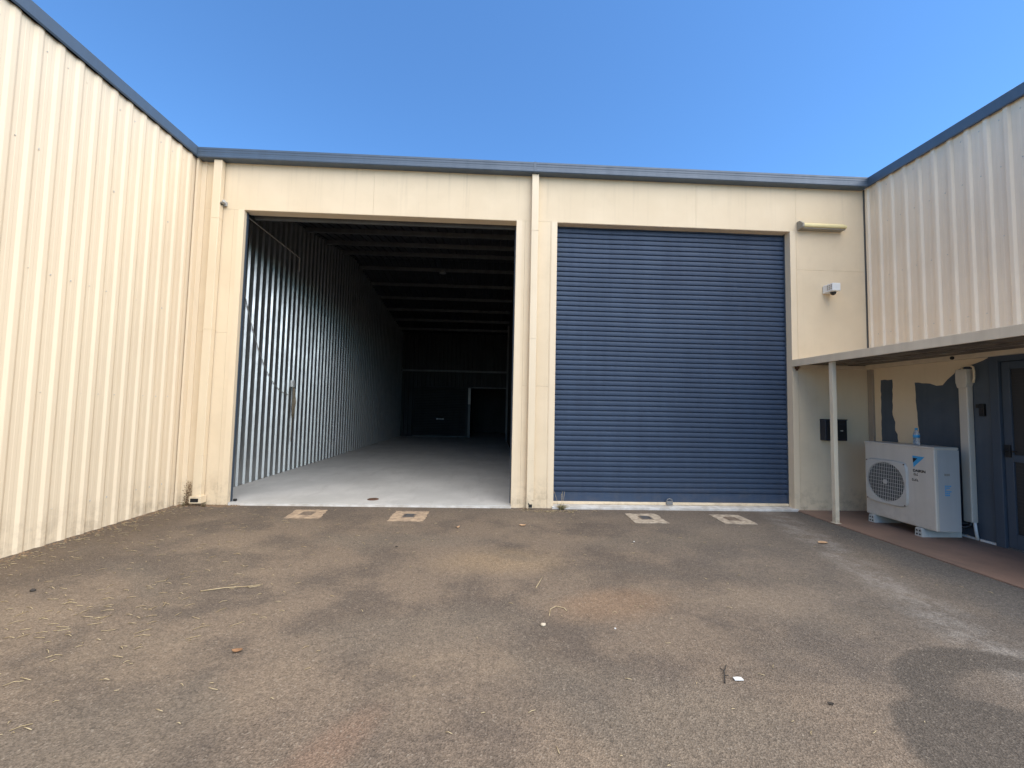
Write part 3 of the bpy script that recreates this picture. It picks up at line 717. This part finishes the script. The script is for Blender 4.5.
# weeds
def tuft(name, x, y, n, hmax, spread, mats, label, stems=0):
    b = B()
    for k in range(n):
        a = random.uniform(0, 2*math.pi); h = hmax*random.uniform(.35, 1); r = spread*random.uniform(.2, 1)
        x0, y0 = x+random.uniform(-.03, .03), y+random.uniform(-.02, .02)
        d = Vector((math.cos(a), math.sin(a)*.6, 0)); s_ = Vector((-d.y, d.x, 0)).normalized()*.0028
        P_ = [Vector((x0, y0, 0)), Vector((x0, y0, 0))+d*r*.35+Vector((0, 0, h*.7)), Vector((x0, y0, 0))+d*r+Vector((0, 0, h*random.uniform(.6, 1)))]
        mi = 0 if random.random() < .6 else 1
        b.tube(P_, .0035, 3, mi, .0008)
    for k in range(stems):
        a = random.uniform(-.05, .05); h = hmax*random.uniform(1.6, 2.6)
        b.tube([(x+a, y, 0), (x+a*1.4, y, h*.5), (x+a*2.2, y-.01, h)], .002, 4, 1)
        b.tube([(x+a*2.2, y-.01, h), (x+a*2.4, y-.01, h*1.1)], .005, 5, 1, .001)
    return tag(obj(name, b, mats), label, 'weed')
tuft('grass_tuft', 1.03, -.07, 90, .10, .13, ['weed', 'straw'], 'green and straw grass tuft at the left foot of the blue roller door', 4)
tuft('dry_weed', -4.36, -.10, 26, .08, .12, ['weed_dry', 'weed'], 'dry brown climbing weed in the corner left of the left downpipe', 0)
b = B()
for k in range(5):
    x, y = -4.37+random.uniform(-.02, .02), -.06; pts = [(x, y, 0)]
    for i in range(1, 7): pts.append((x+random.uniform(-.035, .035), y+random.uniform(-.02, .02), i*.055*random.uniform(.9, 1.1)))
    b.tube(pts, .0035, 5, 0, .0012)
    for i in range(1, 6):
        for _ in range(3):
            p = Vector(pts[i])+Vector((random.uniform(-.03, .03), random.uniform(-.015, .015), random.uniform(-.03, .03))); b.tube([p, p+Vector((random.uniform(-.02, .02), -.005, random.uniform(-.015, .02)))], .006, 4, 0, .001)
tag(obj('vine_stem', b, 'weed_dry'), 'withered brown vine climbing the cream corner above the dry weed', 'vine')
tuft('small_weed', -4.10, -.13, 16, .07, .05, ['weed', 'weed_dry'], 'small weed at the outlet of the left downpipe', 0)
tuft('withered_tuft', .50, -.10, 18, .035, .10, ['straw', 'weed_dry'], 'withered straw tuft at the torn foot of the middle downpipe', 0)

# litter one can point to
def leaf(x, y, s, a, mat_, label, curl=.3):
    b = B(); n = 7; tv = []; bv = []
    for i in range(n+1):
        t = i/n*2-1; w = s*.30*(1-abs(t)**2.2)+.0006
        c = Vector((x+math.cos(a)*t*s/2, y+math.sin(a)*t*s/2, .006+curl*s*t*t*.5)); q = Vector((-math.sin(a), math.cos(a), .25))*w
        tv.append((b.bm.verts.new(c+q), b.bm.verts.new(c+Vector((0, 0, -.002))), b.bm.verts.new(c-q+Vector((0, 0, w*.5)))))
        bv.append([b.bm.verts.new(v.co+Vector((0, 0, -.0012))) for v in tv[-1]])
    for i in range(n):
        for j in range(2):
            b.bm.faces.new((tv[i][j], tv[i][j+1], tv[i+1][j+1], tv[i+1][j])); b.bm.faces.new((bv[i][j], bv[i+1][j], bv[i+1][j+1], bv[i][j+1]))
        b.bm.faces.new((tv[i][0], tv[i+1][0], bv[i+1][0], bv[i][0])); b.bm.faces.new((tv[i][2], bv[i][2], bv[i+1][2], tv[i+1][2]))
    for E in (0, n):
        for j in range(2): b.bm.faces.new((tv[E][j], bv[E][j], bv[E][j+1], tv[E][j+1]))
    return tag(obj('leaf', b, mat_), label, 'leaf')
leaf(-1.51, -3.60, .062, .1, 'leaf', 'brown dry leaf lying alone on the asphalt left of centre')
leaf(.39, -.93, .09, .05, 'leaf_pale', 'orange-brown leaf on the asphalt just before the middle pier')
leaf(-.42, -1.04, .06, .6, 'leaf_pale', 'pale curled leaf on the asphalt before the open bay', .7)
leaf(3.84, -1.52, .13, .2, 'leaf_pale', 'tan leaf on the dark asphalt near the footpath edge', .1)
leaf(-1.0, -1.75, .03, .4, 'twig', 'tiny dark leaf on the asphalt before the open bay')
leaf(1.77, -4.08, .03, -.3, 'twig', 'tiny blackish leaf at the left of the dark patch')
b = B(); b.tube([(1.305, -3.915, .006), (1.335, -3.86, .012), (1.355, -3.82, .009), (1.405, -3.755, .006)], .0042, 6, 0, .0025); b.tube([(1.335, -3.86, .012), (1.355, -3.865, .013)], .0025, 5); b.tube([(1.355, -3.82, .01), (1.345, -3.795, .012)], .0025, 5)
tag(obj('twig', b, 'twig'), 'short dark forked twig on the asphalt beside the white scrap', 'twig')
b = B(); b.prism([(1.375, -3.895), (1.425, -3.895), (1.424, -3.872), (1.402, -3.868), (1.376, -3.871)], 'z', .004, .009); tag(obj('paper_scrap', b, 'paper'), 'little white paper scrap right of the dark twig', 'scrap')
def pebble(x, y, r, label, m='pebble'):
    b = B(); bmesh.ops.create_icosphere(b.bm, subdivisions=2, radius=r)
    for v in b.bm.verts: v.co = Vector((v.co.x*1.2+x, v.co.y+y, v.co.z*.7+r*.5))+Vector((random.uniform(-1, 1), random.uniform(-1, 1), random.uniform(-1, 1)))*r*.12
    for f in b.bm.faces: f.smooth = True
    return tag(obj('pebble', b, m), label, 'pebble')
pebble(.37, -3.31, .016, 'cream pebble lying at the centre of the asphalt beside curved straw')
pebble(1.62, -1.52, .008, 'white pebble on the asphalt before the blue door', 'paper')
pebble(-3.54, -2.80, .016, 'dark clod on the asphalt near the left shed', 'twig')
pebble(.86, -3.35, .006, 'tiny white pebble right of the cream pebble', 'paper')
b = B(); b.tube([(-2.28, -2.80, .004), (-2.12, -2.755, .012), (-1.97, -2.715, .006), (-1.87, -2.67, .005)], .0045, 5, 0, .002); b.tube([(-1.97, -2.715, .006), (-1.93, -2.75, .014), (-1.86, -2.73, .02)], .003, 4)
tag(obj('straw_stalk', b, 'straw'), 'longest pale straw stalk on the asphalt left of centre', 'straw')
b = B(); b.tube([(.43, -3.18, .004), (.45, -3.09, .008), (.50, -3.05, .01), (.555, -3.07, .006), (.57, -3.11, .004)], .0028, 5)
tag(obj('bent_straw', b, 'straw'), 'curved straw hook next to the cream pebble', 'straw')
b = B(); b.tube([(.38, -2.72, .004), (.42, -2.62, .009), (.46, -2.50, .004)], .004, 5, 0, .002)
tag(obj('grass_stalk', b, 'straw'), 'short straight straw just above the curved straw hook', 'straw')
# uncountable fine litter
b = B()
def bit(x, y, l, r=.0022):
    a = random.uniform(-.5, .9) if random.random() < .7 else random.uniform(0, math.pi)
    d = Vector((math.cos(a), math.sin(a), 0))*l/2; c = Vector((x, y, .004))
    b.tube([c-d, c+Vector((random.uniform(-.1, .1)*l, random.uniform(-.1, .1)*l, random.uniform(0, .006))), c+d], r, 3)
for k in range(330):
    x = -4.4 + abs(random.gauss(0, 1.35)); y = random.uniform(-4.6, -.15); bit(x, y, random.uniform(.012, .075))
for k in range(95): bit(random.gauss(-2.75, .5), random.gauss(-3.2, .35), random.uniform(.02, .09))
for k in range(160): bit(random.uniform(-3, 4.4), random.uniform(-4.7, -.1), random.uniform(.008, .04))
for k in range(110): bit(random.gauss(.85, .28), -.12-abs(random.gauss(0, .09)), random.uniform(.015, .06))
for k in range(160): bit(-4.45+abs(random.gauss(0, .12)), random.uniform(-3.5, -.1), random.uniform(.015, .06))
o = obj('dry_straw', b, 'straw'); o['kind'] = 'stuff'; o['label'] = 'scattered dry straw bits on the asphalt'; o['category'] = 'straw'
b = B()
for k in range(900):
    if random.random() < .6: x, y = -4.52+abs(random.gauss(0, .07)), random.uniform(-5, -.02)
    else: x, y = random.uniform(-4.5, A0+.2), -.02-abs(random.gauss(0, .06))
    r = random.uniform(.004, .016); q = [b.bm.verts.new((x+r*u, y+r*v, r*w)) for u, v, w in ((1, 0, 0), (-.5, .87, 0), (-.5, -.87, 0), (0, 0, .9))]
    for f in ((0, 1, 3), (1, 2, 3), (2, 0, 3), (0, 2, 1)): b.bm.faces.new([q[i] for i in f])
o = obj('loose_dirt', b, 'weed_dry'); o['kind'] = 'stuff'; o['label'] = 'loose dirt along the foot of the left walls'; o['category'] = 'dirt'

# ================================================================== LIGHT
EL, AZ = R(54), R(50)            # elevation; azimuth measured from -y towards +x
sd_ = Vector((math.sin(AZ)*math.cos(EL), -math.cos(AZ)*math.cos(EL), math.sin(EL)))
sl = bpy.data.lights.new('sun', 'SUN'); so = bpy.data.objects.new('sun', sl); COL.objects.link(so)
sl.energy = 3.6; sl.angle = R(100); sl.color = (1, .91, .735)
so.rotation_euler = sd_.to_track_quat('Z', 'Y').to_euler()
w = bpy.data.worlds.new('World'); scene.world = w; w.use_nodes = True
nt = w.node_tree; bg = nt.nodes['Background']
sk = nt.nodes.new('ShaderNodeTexSky'); sk.sky_type = 'NISHITA'; sk.sun_disc = False
sk.sun_elevation = EL; sk.sun_rotation = math.atan2(sd_.x, sd_.y); sk.air_density = 1.0; sk.dust_density = .15; sk.ozone_density = 6.0; sk.altitude = 0
sky_col = mixc(nt, 1., sk.outputs[0], (.75, 1.04, 1.2), 'MULTIPLY'); nt.links.new(sky_col, bg.inputs['Color']); bg.inputs['Strength'].default_value = .12
scene.view_settings.view_transform = 'Standard'; scene.view_settings.look = 'None'
scene.view_settings.exposure = .95; scene.view_settings.gamma = 1
scene.render.resolution_x = 1024; scene.render.resolution_y = 768
